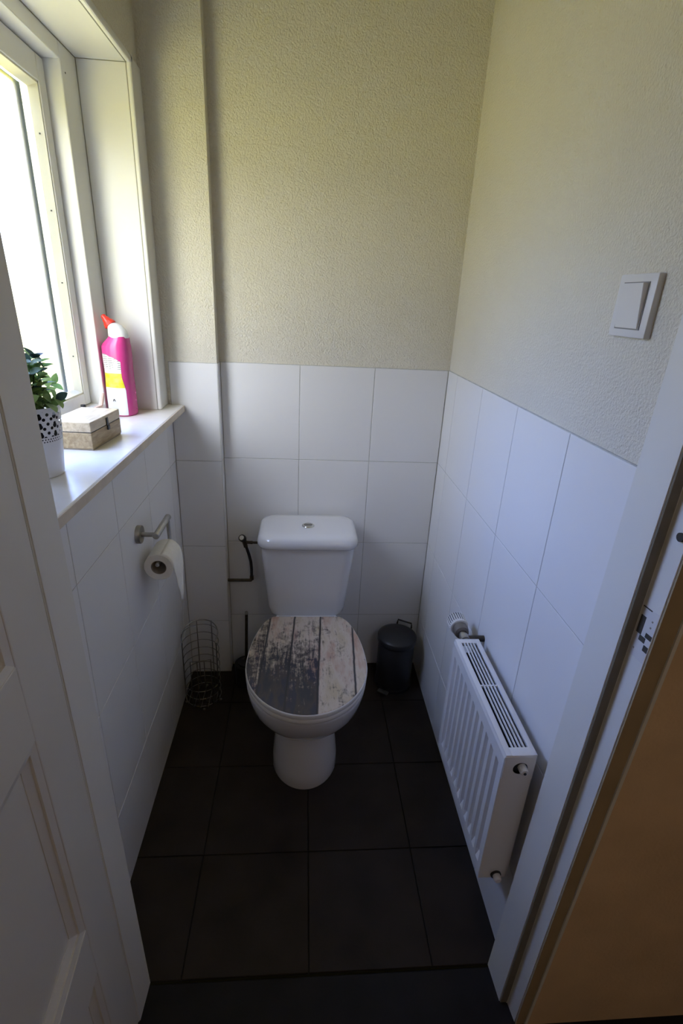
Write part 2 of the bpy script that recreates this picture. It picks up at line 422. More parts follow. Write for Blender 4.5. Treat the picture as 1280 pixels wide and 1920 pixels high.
wx = struct(boxo('wall_boxing', (-.60, BX-.003, BF+.003, D+.05, -.02, CEIL), 'plaster'), 'narrow pipe boxing in the back left corner', 'wall')
boxo('grout_bed', (XL, BX-.0011, BF+.0011, D, 0, ZT+.001), 'grout', wx)
tiles(wx, [(XL+.0005, BX-.0012)], BF, 'X')
for zz0, zz1 in ROWS:
    boxo('wall_tile', (BX-.006, BX, BF+.0012, D-.0005, max(zz0+G, .001), zz1-G), 'tile', wx, bev=.0009)

wr = struct(boxo('wall_right', (XR+.004, .66, .664, D+.10, -.05, CEIL), 'plaster'), 'white plastered right wall above pale wall tiles', 'wall')
boxo('grout_bed', (XR+.0011, XR+.004, Y0-.01, D, 0, ZT+.001), 'grout', wr)
tiles(wr, [(1.638, D-.0005), (1.388, 1.638), (1.138, 1.388), (.888, 1.138), (Y0-.01, .888)], XR, 'YR')

# left wall with the window opening
WY0, WY1, WZ0, WZ1 = .80, 1.61, 1.063, 1.937
bm = bmesh.new()
box(bm, -.70, XL-.004, .56, D+.10, -.05, WZ0-.002)
box(bm, -.70, PL, .56, D+.10, WZ1+.012, CEIL)
box(bm, -.70, PL, .56, WY0-.013, WZ0-.002, WZ1+.012)
box(bm, -.70, PL, WY1+.013, D+.10, WZ0-.002, WZ1+.012)
wl = struct(finish('wall_left', bm, 'plaster'), 'tiled left wall below the window', 'wall')
boxo('grout_bed', (XL-.004, XL-.0011, Y0, BF, 0, 1.0615), 'grout', wl)
tiles(wl, [(1.625, BF-.0005), (1.375, 1.625), (1.1245, 1.375), (.8835, 1.1245), (Y0, .8835)], XL, 'YL')

# front (door) wall and ceiling
bm = bmesh.new()
box(bm, -.70, -.37, .575, .668, -.05, CEIL); box(bm, .56, .66, .575, .668, -.05, CEIL); box(bm, -.37, .56, .575, .668, 2.10, CEIL)
struct(finish('wall_front', bm, 'plaster'), 'white wall around the doorway', 'wall')
struct(boxo('ceiling', (-.70, .66, .56, D+.15, CEIL, CEIL+.12), 'plaster'), 'white toilet room ceiling', 'ceiling')

# ------------------------------------------------------------------ window
wn = struct(thing('window_1', 'white framed frosted window with deep reveal and cream sill', 'window'))
def P(name, dims, m='paint', bev=.0015, par=None):
    return boxo(name, dims, m, par or wn, bev=bev)
P('window_sill', (-.66, -.387, .72, BF-.001, WZ0, 1.085), 'sill', .004)
P('sill_nosing', (-.3885, -.3855, .72, BF-.0015, WZ0+.0005, 1.0835), 'nosing', .001)
P('reveal_panel', (-.566, -.447, WY1, WY1+.012, 1.085, WZ1))                 # far side
P('reveal_panel', (-.566, -.447, WY0-.012, WY0, 1.085, WZ1))                 # near side
P('reveal_panel', (-.566, -.447, WY0, WY1, WZ1, WZ1+.012))                   # top
# dark joints behind the panels
P('joint', (-.5675, -.5655, WY1-.0008, WY1+.004, 1.086, WZ1), 'joint', 0)
P('joint', (-.5675, -.5655, WY0, WY1, WZ1-.0008, WZ1+.004), 'joint', 0)
P('joint', (-.4475, -.4455, WY1-.0006, WY1+.004, 1.086, WZ1), 'joint', 0)
P('joint', (-.4475, -.4455, WY0, WY1, WZ1-.0006, WZ1+.004), 'joint', 0)
# casing and its moulding
P('casing', (-.452, -.438, WY1+.002, BF+.002, 1.0855, 1.955), 'paint', .002)
P('moulding', (-.4465, -.434, WY1-.002, WY1+.016, 1.0855, 1.955), 'paint', .004)
P('moulding', (-.4465, -.434, WY0-.016, WY1+.016, WZ1-.001, WZ1+.017), 'paint', .004)
P('casing', (-.452, -.438, .70, WY0-.002, 1.0855, 1.955), 'paint', .002)
# outer frame
AY0, AY1, AZ0, AZ1 = .895, 1.515, 1.118, 1.902
P('frame_stile', (-.66, -.567, AY1, WY1+.004, 1.085, WZ1+.003), 'paint', .003)
P('frame_stile', (-.66, -.567, WY0-.004, AY0, 1.085, WZ1+.003), 'paint', .003)
P('frame_rail', (-.66, -.567, AY0, AY1, AZ1, WZ1+.003), 'paint', .003)
P('frame_rail', (-.66, -.567, AY0, AY1, 1.085, AZ0), 'paint', .003)
# sash
SY0, SY1, SZ0, SZ1 = .935, 1.476, 1.152, 1.846
P('sash_stile', (-.650, -.604, SY1, AY1-.003, AZ0+.002, AZ1-.003), 'paint', .0025)
P('sash_stile', (-.650, -.604, AY0+.003, SY0, AZ0+.002, AZ1-.003), 'paint', .0025)
P('sash_rail', (-.650, -.604, SY0, SY1, SZ1, AZ1-.003), 'paint', .0025)
P('sash_rail', (-.650, -.604, SY0, SY1, AZ0+.002, SZ0), 'paint', .0025)
P('sash_gap', (-.640, -.612, AY1-.0035, AY1+.001, AZ0, AZ1), 'gap', 0)
P('sash_gap', (-.640, -.612, AY0, AY1, AZ1-.0035, AZ1+.001), 'gap', 0)
# glazing beads, sloping a little
def bead(poly, axis, a, b):
    bm = bmesh.new()
    if axis == 'z': loft(bm, [[Vector((x, y, z)) for x, y in poly] for z in (a, b)])
    else: loft(bm, [[Vector((x, y, z)) for x, z in poly] for y in (a, b)])
    return finish('glazing_bead', bm, 'beadpaint', wn)
bead([(-.607, SY1), (-.607, SY1-.004), (-.6275, SY1-.010), (-.6275, SY1)], 'z', SZ0, SZ1)
bead([(-.607, SY0), (-.607, SY0+.004), (-.6275, SY0+.010), (-.6275, SY0)], 'z', SZ0, SZ1)
bead([(-.607, SZ1), (-.607, SZ1-.004), (-.6275, SZ1-.012), (-.6275, SZ1)], 'y', SY0, SY1)
bead([(-.607, SZ0), (-.607, SZ0+.004), (-.6275, SZ0+.012), (-.6275, SZ0)], 'y', SY0, SY1)
for zz in (1.745, 1.59, 1.43, 1.25): P('nail_head', (-.618, -.615, SY1-.0082, SY1-.0068, zz, zz+.003), 'gap', 0)
P('nail_head', (-.5672, -.566, 1.535, 1.538, 1.882, 1.885), 'gap', 0)
P('glass', (-.6315, -.6280, SY0, SY1, SZ0, SZ1), 'glass', 0)
P('pane_band', (-.640, -.634, 1.408, 1.446, SZ0+.006, SZ1-.012), 'paneband', .001)  # blue-grey bands just outside the pane, inset from its edges
P('pane_band', (-.640, -.634, .960, 1.408, SZ1-.020, SZ1-.012), 'paneband', .001)
# casement stay lying along the bottom rail
bm = bmesh.new(); tube(bm, [(-.556, 1.405, 1.124), (-.550, 1.438, 1.126), (-.553, 1.468, 1.154)], .006, 8)
finish('stay_bar', bm, 'pinkwood', wn, True)
bm = bmesh.new(); cyl(bm, (-.575, 1.385, 1.118), (-.575, 1.385, 1.140), .008, .006, 12); finish('stay_pin', bm, 'blackplastic', wn, True)

# ------------------------------------------------------------------ doorway: jambs, door leaf, strike
def jamb(name, poly, tilt, label):
    bm = bmesh.new(); prism(bm, poly, -.004, 2.10, (tilt, 0))
    es = [e for e in bm.edges if abs((e.verts[0].co-e.verts[1].co).z) > 1]
    bmesh.ops.bevel(bm, geom=es, offset=.002, segments=2, affect='EDGES')
    return struct(finish(name, bm, 'paint', smooth=True), label, 'door frame')
rj = jamb('trim_2', [(.455, .675), (.4585, .603), (.475, .603), (.479, .5665), (.545, .5665), (.545, .675)], .02, 'white right door jamb with rebate and strike plate')
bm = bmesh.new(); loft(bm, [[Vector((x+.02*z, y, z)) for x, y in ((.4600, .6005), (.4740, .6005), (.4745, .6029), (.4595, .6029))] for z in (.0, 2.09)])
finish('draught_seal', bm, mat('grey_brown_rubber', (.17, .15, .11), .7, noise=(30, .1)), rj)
lj = jamb('trim_3', [(-.319, .675), (-.322, .606), (-.339, .606), (-.343, .5665), (-.40, .5665), (-.40, .675)], -.015, 'white left door jamb behind the open door')
struct(boxo('trim_4', (-.40, .58, .5665, .675, 2.06, 2.12), 'paint', bev=.003), 'white door frame head above the doorway', 'door frame')
# strike plate and keep holes in the rebate face of the right jamb
def onjamb(z): return .475+.02*z+.001
def plate(name, y0, y1, z0, z1, m, t=.0012, par=None):
    bm = bmesh.new(); x = onjamb((z0+z1)/2); s = (.479-.475)/(.603-.5665)
    box(bm, x-t+.0005, x+.004, y0, y1, z0, z1, bev=.0006)
    for v in bm.verts: v.co.x += s*(.603-v.co.y) + .02*(v.co.z-(z0+z1)/2)
    return finish(name, bm, m, par or rj)
sp_ = plate('strike_plate', .569, .6015, .955, 1.040, 'plastic', .0016)
plate('latch_hole', .588, .598, .994, 1.024, 'gap', .0020, sp_)
plate('latch_hole', .578, .590, .985, .994, 'gap', .0020, sp_)
plate('latch_hole', .569, .581, .995, 1.003, 'gap', .0020, sp_)
plate('latch_hole', .569, .578, .974, .984, 'gap', .0020, sp_)
plate('mark', .582, .599, 1.0365, 1.0385, 'gap', .0022, sp_)
for z_ in (.967, 1.012, 1.022): plate('screw', .5915 if z_ < 1 else .575, .5945 if z_ < 1 else .578, z_, z_+.003, 'card', .0020, sp_)
bm = bmesh.new(); x = onjamb(1.155)+.004*.5; 
lathe(bm, [(.0062, x-.0030), (.0062, x+.003)], (0, .5785, 1.156), 'X', 20); finish('bolt_hole', bm, 'gap', rj)
plate('bolt_slot', .5675, .574, 1.149, 1.152, 'card', .0016)
for z_ in (1.10, 1.00): plate('pin_mark', .6025, .6035, z_, z_+.003, 'gap', .004)

# door leaf, opened outwards into the hall, 4 degrees past square
dl = struct(thing('door_1', 'white panelled door standing open towards the viewer', 'door', (-.3228, .605, 0), math.radians(4)))
dl.rotation_euler = (0, -.015, math.radians(4))      # hangs out of plumb with its jamb
# local frame: x = out of the visible face (+X), y = -s (leaf runs towards -Y)
def DP(name, s0, s1, z0, z1, x0, x1, m='doorpaint', bev=.002):
    return boxo(name, (x0, x1, -s1, -s0, z0, z1), m, dl, bev=bev)
TK = .038; LW, LH = .775, 2.03
st = .097
cols = [(st, .350), (.425, LW-st)]
rows = [(.09, .384), (.50, .893), (1.010, 1.90)]
DP('stile', 0, st, .008, LH, -TK, 0); DP('stile', LW-st, LW, .008, LH, -TK, 0); DP('stile', cols[0][1], cols[1][0], .008, LH, -TK, -.0002)
rz = [(.008, .09), (.384, .50), (.893, 1.010), (1.90, LH)]
for a, b in rz:
    for c0, c1 in cols: DP('rail', c0-.001, c1+.001, a, b, -TK, -.0003)
for z0, z1 in rows:
    for c0, c1 in cols:
        DP('panel', c0-.004, c1+.004, z0-.004, z1+.004, -TK+.010, -.014)
        # sloped moulding frame round the panel
        bm = bmesh.new(); w = .024
        o_ = [(c0, z0), (c1, z0), (c1, z1), (c0, z1)]; i_ = [(c0+w, z0+w), (c1-w, z0+w), (c1-w, z1-w), (c0+w, z1-w)]
        m_ = [(c0+w*.45, z0+w*.45), (c1-w*.45, z0+w*.45), (c1-w*.45, z1-w*.45), (c0+w*.45, z1-w*.45)]
        def rg(q, x): return [Vector((x, -s, z)) for s, z in q]
        loft(bm, [rg(o_, -.0150), rg(o_, -.0015), rg(m_, -.0045), rg(m_, -.0075), rg(i_, -.0128), rg(i_, -.0150)], False, False)
        finish('moulding', bm, 'doorpaint', dl)
bm = bmesh.new(); box(bm, -TK/2-.004, -TK/2+.004, -.002, .0018, .95, 1.05); finish('hinge_leaf', bm, 'brushed', dl)

# ------------------------------------------------------------------ hallway round the camera
struct(boxo('floor_hallway', (-.70, 1.55, -1.75, .60, -.06, -.0045), 'hallfloor'), 'black hallway floor before the doorway', 'floor')
struct(boxo('ceiling_hallway', (-.70, 1.5, -1.7, .575, CEIL, CEIL+.1), 'hallceil'), 'white hallway ceiling', 'ceiling')
bm = bmesh.new()
TL = .04
loft(bm, [[Vector((x+s*z, y, z)) for x, y in ((.503, .5620), (.508, .5620), (1.5, .5620), (1.5, .575), (.53, .575))] for z, s in ((-.03, .028), (CEIL, .028))])
box(bm, -.70, -.372, .560, .575, -.004, CEIL); box(bm, -.372, .56, .560, .575, 2.12, CEIL)
wh = struct(finish('wall_hallway', bm, 'ochre'), 'ochre brown hallway wall right of the doorway', 'wall')
bm = bmesh.new(); loft(bm, [[Vector((x+.02*z, y, z)) for x, y in ((.4800, .5640), (.53, .5640), (.53, .5664), (.4800, .5664))] for z in (-.004, 2.1)])
finish('wall_edge', bm, mat('dark_brown_wall_edge', (.36, .28, .17), .9, noise=(12, .08)), wh)
struct(boxo('wall_hallway_rear', (-.70, 1.5, -1.8, -1.7, -.05, CEIL), 'ochre'), 'ochre brown hallway wall behind', 'wall')
struct(boxo('wall_hallway_left', (-.70, -.62, -1.8, .575, -.05, CEIL), 'ochre'), 'ochre brown hallway wall at left', 'wall')
struct(boxo('wall_hallway_right', (1.5, 1.6, -1.8, .575, -.05, CEIL), 'ochre'), 'ochre brown hallway wall at right', 'wall')
bm = bmesh.new()
loft(bm, [[Vector((x+.030*z, y, z)) for x, y in ((.4985, .5610), (.5030, .5595), (.5030, .566), (.4985, .566))] for z in (-.004, 2.12)])
struct(finish('trim_5', bm, 'paint'), 'thin white edge strip beside the brown hallway wall', 'trim')

exec_objects = True
# ------------------------------------------------------------------ toilet
CX = .024
def egg(z, yf, yb, hw, yc, nb=2.4, n=48, cx=CX, hb=None):
    """closed outline: elliptical front, squarer back"""
    p = []
    for k in range(n):
        t = 2*math.pi*k/n; c, s = math.cos(t), math.sin(t)      # s<0 front
        if s <= 0:
            x, y = hw*c, yc + (yc-yf)*s
        else:
            ex = 2/nb
            x = hw*math.copysign(abs(c)**ex, c); y = yc + (yb-yc)*abs(s)**ex
            if hb: x *= 1-(1-hb/hw)*min(1, (y-yc)/(yb-yc))**1.3
        p.append(Vector((cx+x, y, z)))
    return p
def lid_out(z, yf, yb, hw, yc, d=0, n=60):
    """seat outline: elliptical front, longer elliptical back cut straight under the cistern"""
    p = []; b = .335; hw -= d; yf += d; yb -= d
    for k in range(n//2+1):
        t = math.pi*k/(n//2); p.append(Vector((CX+hw*math.cos(math.pi+t), yc-(yc-yf)*math.sin(t), z)))
    m = n//3; q = []
    for k in range(1, m+1):
        y = yc+(yb-yc)*k/m; x = hw*math.sqrt(1-((y-yc)/b)**2)
        if k > m-3: x -= (.002, .005, .013)[k-m+2]*1.0; 
        q.append((x, min(y, yb-(.010, .004, 0)[k-m+2]*0) if k > m-3 else y))
    p += [Vector((CX+x, y, z)) for x, y in q] + [Vector((CX-x, y, z)) for x, y in reversed(q)]
    return p
to = thing('toilet', 'white ceramic close-coupled toilet with weathered plank print lid', 'toilet', (CX, 1.40, 0))
def T(name, bm, m, par=None, sm=True):
    ob = finish(name, bm, m, None, sm); ob.parent = par or to
    base = Vector((CX, 1.40, 0)); ob.data.transform(Matrix.Translation(-base)); return ob
bm = bmesh.new()
secs = [(0, 1.147, 1.62, .104, 1.27), (.006, 1.145, 1.62, .106, 1.27), (.05, 1.150, 1.62, .104, 1.27), (.12, 1.166, 1.62, .097, 1.27), (.165, 1.178, 1.62, .0955, 1.27),
        (.190, 1.177, 1.62, .097, 1.27), (.201, 1.166, 1.62, .105, 1.27), (.212, 1.147, 1.625, .120, 1.265), (.236, 1.115, 1.63, .138, 1.26), (.275, 1.082, 1.64, .155, 1.25), (.310, 1.057, 1.66, .168, 1.24),
        (.345, 1.043, 1.70, .175, 1.235), (.368, 1.038, 1.715, .1775, 1.23), (.381, 1.037, 1.717, .178, 1.23), (.386, 1.041, 1.715, .174, 1.23)]
rings = [egg(z, yf, yb, hw, yc, 2.6 if z < .26 else 2.0, hb=.10) for z, yf, yb, hw, yc in secs]
loft(bm, rings); T('bowl', bm, 'ceramic', sm=60)
# seat ring and lid
bm = bmesh.new()
loft(bm, [lid_out(z, 1.026, 1.476, .1795, 1.235, d) for z, d in ((.387, .004), (.3885, .001), (.392, 0), (.399, 0), (.4025, .002), (.4035, .005))]); T('seat', bm, 'seat', sm=50)
bm = bmesh.new()
loft(bm, [lid_out(z, 1.024, 1.477, .1805, 1.235, d) for z, d in ((.4045, .003), (.4060, .001), (.4085, 0), (.4165, 0), (.4195, .0012), (.4208, .0036))])
lid = T('lid', bm, 'seat', sm=50)
bm = bmesh.new()
loft(bm, [[p-Vector((CX, 1.024, .4208)) for p in lid_out(z, 1.024, 1.477, .1805, 1.235, d)] for z, d in ((.4205, .0030), (.4213, .0038))])
wp = finish('plank_print', bm, 'print'); wp.location = (0, 1.024-1.40, .4208); wp.parent = lid
for sx_ in (-.075, .075):
    bm = bmesh.new(); cyl(bm, (CX+sx_-.02, 1.490, .398), (CX+sx_+.02, 1.490, .398), .011, seg=16); T('hinge', bm, 'chrome')
# cistern
def tank_ring(z, hx, y0, y1, r): 
    return [Vector((CX+x, (y0+y1)/2+y, z)) for x, y in rrect(hx, (y1-y0)/2, r, 8)]
bm = bmesh.new()
loft(bm, [tank_ring(.3720, .088, 1.560, 1.700, .03), tank_ring(.3740, .106, 1.543, 1.71, .035), tank_ring(.380, .121, 1.534, 1.716, .035), tank_ring(.393, .131, 1.530, 1.718, .036), tank_ring(.415, .1365, 1.529, 1.72, .038),
          tank_ring(.50, .1445, 1.527, 1.722, .038), tank_ring(.60, .1545, 1.521, 1.725, .038), tank_ring(.655, .1590, 1.519, 1.726, .038)])
T('cistern', bm, 'ceramic', sm=60)
bm = bmesh.new()
loft(bm, [tank_ring(.6545, .160, 1.517, 1.728, .04), tank_ring(.6555, .1655, 1.511, 1.730, .045), tank_ring(.660, .1690, 1.508, 1.732, .048), tank_ring(.672, .1695, 1.508, 1.733, .05), tank_ring(.683, .1665, 1.512, 1.732, .05), tank_ring(.690, .160, 1.520, 1.728, .048), tank_ring(.6935, .149, 1.532, 1.720, .045), tank_ring(.6945, .125, 1.555, 1.70, .04)])
cl = T('cistern_lid', bm, 'ceramic', sm=60)
def B2(name, prof, m, par):
    bm = bmesh.new(); lathe(bm, prof, (CX, 1.622, 0), 'Z', 28); return T(name, bm, m, par)
rg_ = B2('button_ring', [(.0215, .6935), (.0215, .6965), (.0195, .6985), (.0150, .6985), (.0145, .6965)], 'chrome', None)
bt = B2('flush_button', [(.0143, .694), (.0143, .6975), (.0125, .6985), (.001, .6988)], 'brushed', None)
bm = bmesh.new(); box(bm, CX-.0135, CX+.0135, 1.6213, 1.6227, .6980, .6992); T('button_split', bm, 'gap', bt, False)

# ------------------------------------------------------------------ stop valve and supply pipe
sv = thing('stop_valve', 'tarnished stop valve with black knob and hose feeding the cistern', 'valve', (-.19, 1.716, .42))
def S(name, bm, m, par, base, sm=True):
    ob = finish(name, bm, m, None, sm); ob.data.transform(Matrix.Translation(-Vector(base))); ob.parent = par; return ob
sb = (-.19, 1.716, .42)
bm = bmesh.new(); tube(bm, [(BX-.004, 1.716, .421), (-.20, 1.716, .421), (-.187, 1.716, .421), (-.184, 1.716, .425), (-.184, 1.716, .437)], .0058, 12); S('wall_pipe', bm, 'darkmetal', sv, sb)
bm = bmesh.new(); tube(bm, [(-.184, 1.716, .435), (-.184, 1.716, .47), (-.186, 1.716, .50), (-.192, 1.715, .53), (-.199, 1.714, .556), (-.204, 1.713, .572)], .0056, 12); S('hose', bm, 'blackplastic', sv, sb)
bm = bmesh.new(); cyl(bm, (-.184, 1.716, .424), (-.184, 1.716, .440), .008, seg=6); S('nut', bm, 'darkmetal', sv, sb)
bm = bmesh.new(); cyl(bm, (-.2025, 1.7135, .564), (-.2055, 1.713, .580), .008, seg=6); S('nut', bm, 'darkmetal', sv, sb)
bm = bmesh.new(); tube(bm, [(-.2045, 1.713, .572), (-.2075, 1.712, .588), (-.209, 1.709, .597)], [.0075, .009, .008], 14)
tube(bm, [(-.207, 1.712, .584), (-.19, 1.713, .583), (-.178, 1.714, .582)], [.006, .0055, .0065], 12); S('valve_body', bm, 'darkmetal', sv, sb)
bm = bmesh.new(); tube(bm, [(-.178, 1.714, .582), (-.150, 1.712, .582), (-.128, 1.70, .582)], .0045, 10); S('inlet', bm, 'darkmetal', sv, sb)
kd = Vector((-.25, -.72, .64)).normalized(); k0 = Vector((-.209, 1.709, .597))
bm = bmesh.new(); tube(bm, [k0-kd*.004, k0+kd*.004, k0+kd*.007, k0+kd*.020, k0+kd*.022], [.006, .006, .0135, .0135, .0120], 10); kn = S('knob', bm, 'blackplastic', sv, sb)
bm = bmesh.new(); tube(bm, [k0+kd*.0205, k0+kd*.0228], [.0088, .0084], 16); S('knob_cap', bm, 'plastic', kn, sb)

# ------------------------------------------------------------------ toilet brush
tb = thing('toilet_brush', 'dark toilet brush with thin metal handle behind the toilet', 'toilet brush', (-.205, 1.640, 0))
def L(name, prof, m, par, loc=(0, 0, 0), axis='Z', seg=28, sm=True, caps=(True, True)):
    bm = bmesh.new(); lathe(bm, prof, loc, axis, seg, *caps); return finish(name, bm, m, par, sm)
L('pot', [(.040, .0), (.043, .003), (.045, .09), (.044, .094), (.030, .0955)], 'blackplastic', tb)
L('brush_cap', [(.031, .095), (.031, .100), (.012, .106), (.008, .112)], 'blackplastic', tb)
bm = bmesh.new(); tube(bm, [(0, 0, .105), (.002, .008, .20), (.004, .016, .312)], .0058, 12); finish('handle', bm, 'darkmetal', tb, True)
bm = bmesh.new(); tube(bm, [(.004, .016, .309), (.0041, .0163, .3165), (.0042, .0165, .319)], [.0066, .0066, .005], 12); finish('handle_end', bm, 'brushed', tb, True)

# ------------------------------------------------------------------ pedal bin
pb = thing('pedal_bin', 'small dark grey round pedal bin in the back corner', 'bin', (.380, 1.632, 0))
L('body', [(.066, .004), (.069, .006), (.0705, .02), (.0705, .205), (.069, .208)], 'darkgrey', pb, seg=40)
L('base_ring', [(.070, 0), (.0735, .002), (.0735, .013), (.071, .016)], 'blackplastic', pb, seg=40)
lidb = L('lid', [(.0715, .210), (.0765, .211), (.0765, .226), (.0745, .230), (.060, .237), (.035, .2415), (.001, .243)], 'darkgrey', pb, seg=40)
L('rim', [(.0725, .203), (.0735, .205), (.0735, .2095), (.0715, .2105)], 'blackplastic', pb, seg=40)
bm = bmesh.new(); a = math.radians(245)
pdx, pdy = math.cos(math.radians(236)), math.sin(math.radians(236)); qx, qy = -pdy, pdx
tube(bm, [(.06*pdx, .06*pdy, .012), (.085*pdx, .085*pdy, .016)], .006, 8); pdl = finish('pedal', bm, 'blackplastic', pb, True)
bm = bmesh.new()
c0 = Vector((.091*pdx, .091*pdy, .017)); 
loft(bm, [[c0+Vector((qx*s*.021+pdx*r*.009, qy*s*.021+pdy*r*.009, h)) for s, r in ((-1, -1), (1, -1), (1, 1), (-1, 1))] for h in (-.003, .003)])
bmesh.ops.bevel(bm, geom=list(bm.edges), offset=.001, segments=2, affect='EDGES'); finish('pedal_plate', bm, 'brushed', pdl)
bm = bmesh.new(); hx, hy = math.cos(math.radians(60)), math.sin(math.radians(60)); tx, ty = -hy, hx
tube(bm, [(.070*hx+tx*.030, .070*hy+ty*.030, .20), (.083*hx+tx*.030, .083*hy+ty*.030, .225), (.084*hx+tx*.028, .084*hy+ty*.028, .241), (.084*hx-tx*.028, .084*hy-ty*.028, .241), (.083*hx-tx*.030, .083*hy-ty*.030, .225), (.070*hx-tx*.030, .070*hy-ty*.030, .20)], .0035, 8)
finish('hinge', bm, 'blackplastic', pb, True)

# ------------------------------------------------------------------ spare roll basket of chrome wire
M['wire'] = mat('dull_chrome_wire', (.30, .30, .29), .3, 1.0, noise=(40, .1))
rb = thing('roll_basket', 'cylindrical chrome wire spare paper roll holder on the floor', 'roll holder', (-.357, 1.553, 0))
RB = .064
def arc(r, a0, a1, z, n=20): return [(r*math.cos(math.radians(a0+(a1-a0)*k/n)), r*math.sin(math.radians(a0+(a1-a0)*k/n)), z) for k in range(n+1)]
for k in range(9):
    z = .018+k*.034
    bm = bmesh.new()
    if k < 3: tube(bm, arc(RB, 0, 345, z, 30), .0014, 6, closed=True)
    else: tube(bm, arc(RB, -20, 200, z, 24), .0014, 6)
    finish('ring_wire', bm, 'wire', rb, True)
for ang in (-20, 200):
    c, s = math.cos(math.radians(ang)), math.sin(math.radians(ang))
    bm = bmesh.new(); tube(bm, [(RB*c, RB*s, .004), (RB*c, RB*s, .255), (RB*c*.98, RB*s*.98, .272)], .0022, 8); finish('upright_wire', bm, 'wire', rb, True)
bm = bmesh.new()
tube(bm, [(RB*math.cos(math.radians(a))*.98, RB*math.sin(math.radians(a))*.98, .272+.040*math.sin(math.pi*(a+20)/220)**.7 if 0 < (a+20) < 220 else .272) for a in range(-20, 201, 10)], .0022, 8)
finish('top_wire', bm, 'wire', rb, True)
for ang in (60, 110):
    c, s = math.cos(math.radians(ang)), math.sin(math.radians(ang))
    bm = bmesh.new(); tube(bm, [(RB*c, RB*s, .004), (RB*c, RB*s, .312)], .0018, 8); finish('upright_wire', bm, 'wire', rb, True)
bm = bmesh.new()
fr = [(RB*math.cos(math.radians(a)), RB*math.sin(math.radians(a))) for a in (245, 268, 290, 312)]
tube(bm, [(*fr[0], .012), (*fr[0], .215), (*fr[1], .2215), (*fr[2], .2225), (*fr[3], .217), (*fr[3], .012)], .0018, 8); finish('front_hoop', bm, 'wire', rb, True)
for p in fr[1:3]:
    bm = bmesh.new(); tube(bm, [(*p, .012), (*p, .221)], .0016, 8); finish('front_wire', bm, 'wire', rb, True)
for ang in (-10, 90, 200, 280):
    L('foot', [(.004, 0), (.0055, .001), (.0055, .004), (.004, .006)], 'wire', rb, (RB*math.cos(math.radians(ang)), RB*math.sin(math.radians(ang)), 0), seg=12)
bm = bmesh.new()
for k in range(5): 
    x = -.05+.025*k; w = math.sqrt(RB**2-x*x); tube(bm, [(x, -w, .010), (x, w, .010)], .0013, 6)
finish('base_wire', bm, 'wire', rb, True)

# ------------------------------------------------------------------ paper holder and roll
ph = thing('paper_holder', 'brushed steel toilet paper holder on the left wall', 'paper holder', (XL, 1.246, .832))
def H(name, bm, m='brushed', sm=True): return finish(name, bm, m, ph, sm)
bm = bmesh.new(); lathe(bm, [(.0245, 0), (.0245, .0095), (.0235, .0115), (.020, .012)], (0, 0, 0), 'X', 32); H('flange', bm)
bm = bmesh.new(); lathe(bm, [(.0062, .010), (.0062, .046)], (0, 0, 0), 'X', 16); H('post', bm)
bm = bmesh.new(); lathe(bm, [(.0078, -.012), (.0088, -.0105), (.0088, .118), (.0075, .121)], (.050, 0, 0), 'Y', 20); H('arm', bm)
bm = bmesh.new(); tube(bm, [(.050, .113, -.002), (.050, .114, -.060), (.050, .112, -.070), (.050, .104, -.077), (.050, .09, -.078), (.050, -.022, -.078), (.050, -.024, -.078)], .0055, 14); H('roll_bar', bm)
RC = (XL+.050, 1.246-.014, .832-.0908)     # roll axis start
tp = thing('toilet_roll', 'half used white toilet roll with torn loose end', 'toilet paper', RC)
L('roll', [(.0205, 0), (.0370, 0), (.0385, .0015), (.0385, .0965), (.0370, .098), (.0205, .098), (.0205, 0)], 'paper', tp, axis='Y', seg=40, caps=(False, False))
L('core', [(.0190, .0005), (.0204, .0005), (.0204, .0975), (.0190, .0975), (.0190, .0005)], 'card', tp, axis='Y', seg=40, caps=(False, False))
# loose end: leaves the roll at the right and hangs down, torn to a point
bm = bmesh.new(); rows_ = []
N = 22
for k in range(N):
    f = k/(N-1)
    if f < .35:
        t = math.radians(80*(1-f/.35)); x, z = .0391*math.cos(t), .0391*math.sin(t)
    else:
        g = (f-.35)/.65; x = .0393 + .012*g - .010*g*g + .0012*math.sin(9*g); z = -.125*g
    y0 = .002 + (0 if f < .45 else .036*((f-.45)/.55)**.9) + .0008*math.sin(17*f)
    y1 = .096 - (0 if f < .6 else .030*((f-.6)/.4)**1.2) + .0015*math.sin(23*f)
    rows_.append([(x + .0022*math.sin(5*j+3*f)*max(0, f-.3), y0+(y1-y0)*j/8, z - (.012*(abs(math.sin(j*1.7)))*(1 if k == N-1 else 0))) for j in range(9)])
vv = [[bm.verts.new(p) for p in r] for r in rows_]
for a, b in zip(vv, vv[1:]):
    for j in range(8): bm.faces.new((a[j], a[j+1], b[j+1], b[j]))
sh = finish('loose_sheet', bm, 'paper', tp, True); md = sh.modifiers.new('thickness', 'SOLIDIFY'); md.thickness = .0007

# ------------------------------------------------------------------ radiator
RY0, RY1, RX0, RX1, RZ0, RZ1 = .706, 1.073, .401, .466, .258, .626
ra = thing('radiator', 'white panel radiator with fluted front and slotted top grille', 'radiator', (.433, .89, .258))
rbz = (.433, .89, .258)
def RR(name, bm, m='radwhite', sm=False, par=None): return S(name, bm, m, par or ra, rbz, sm)
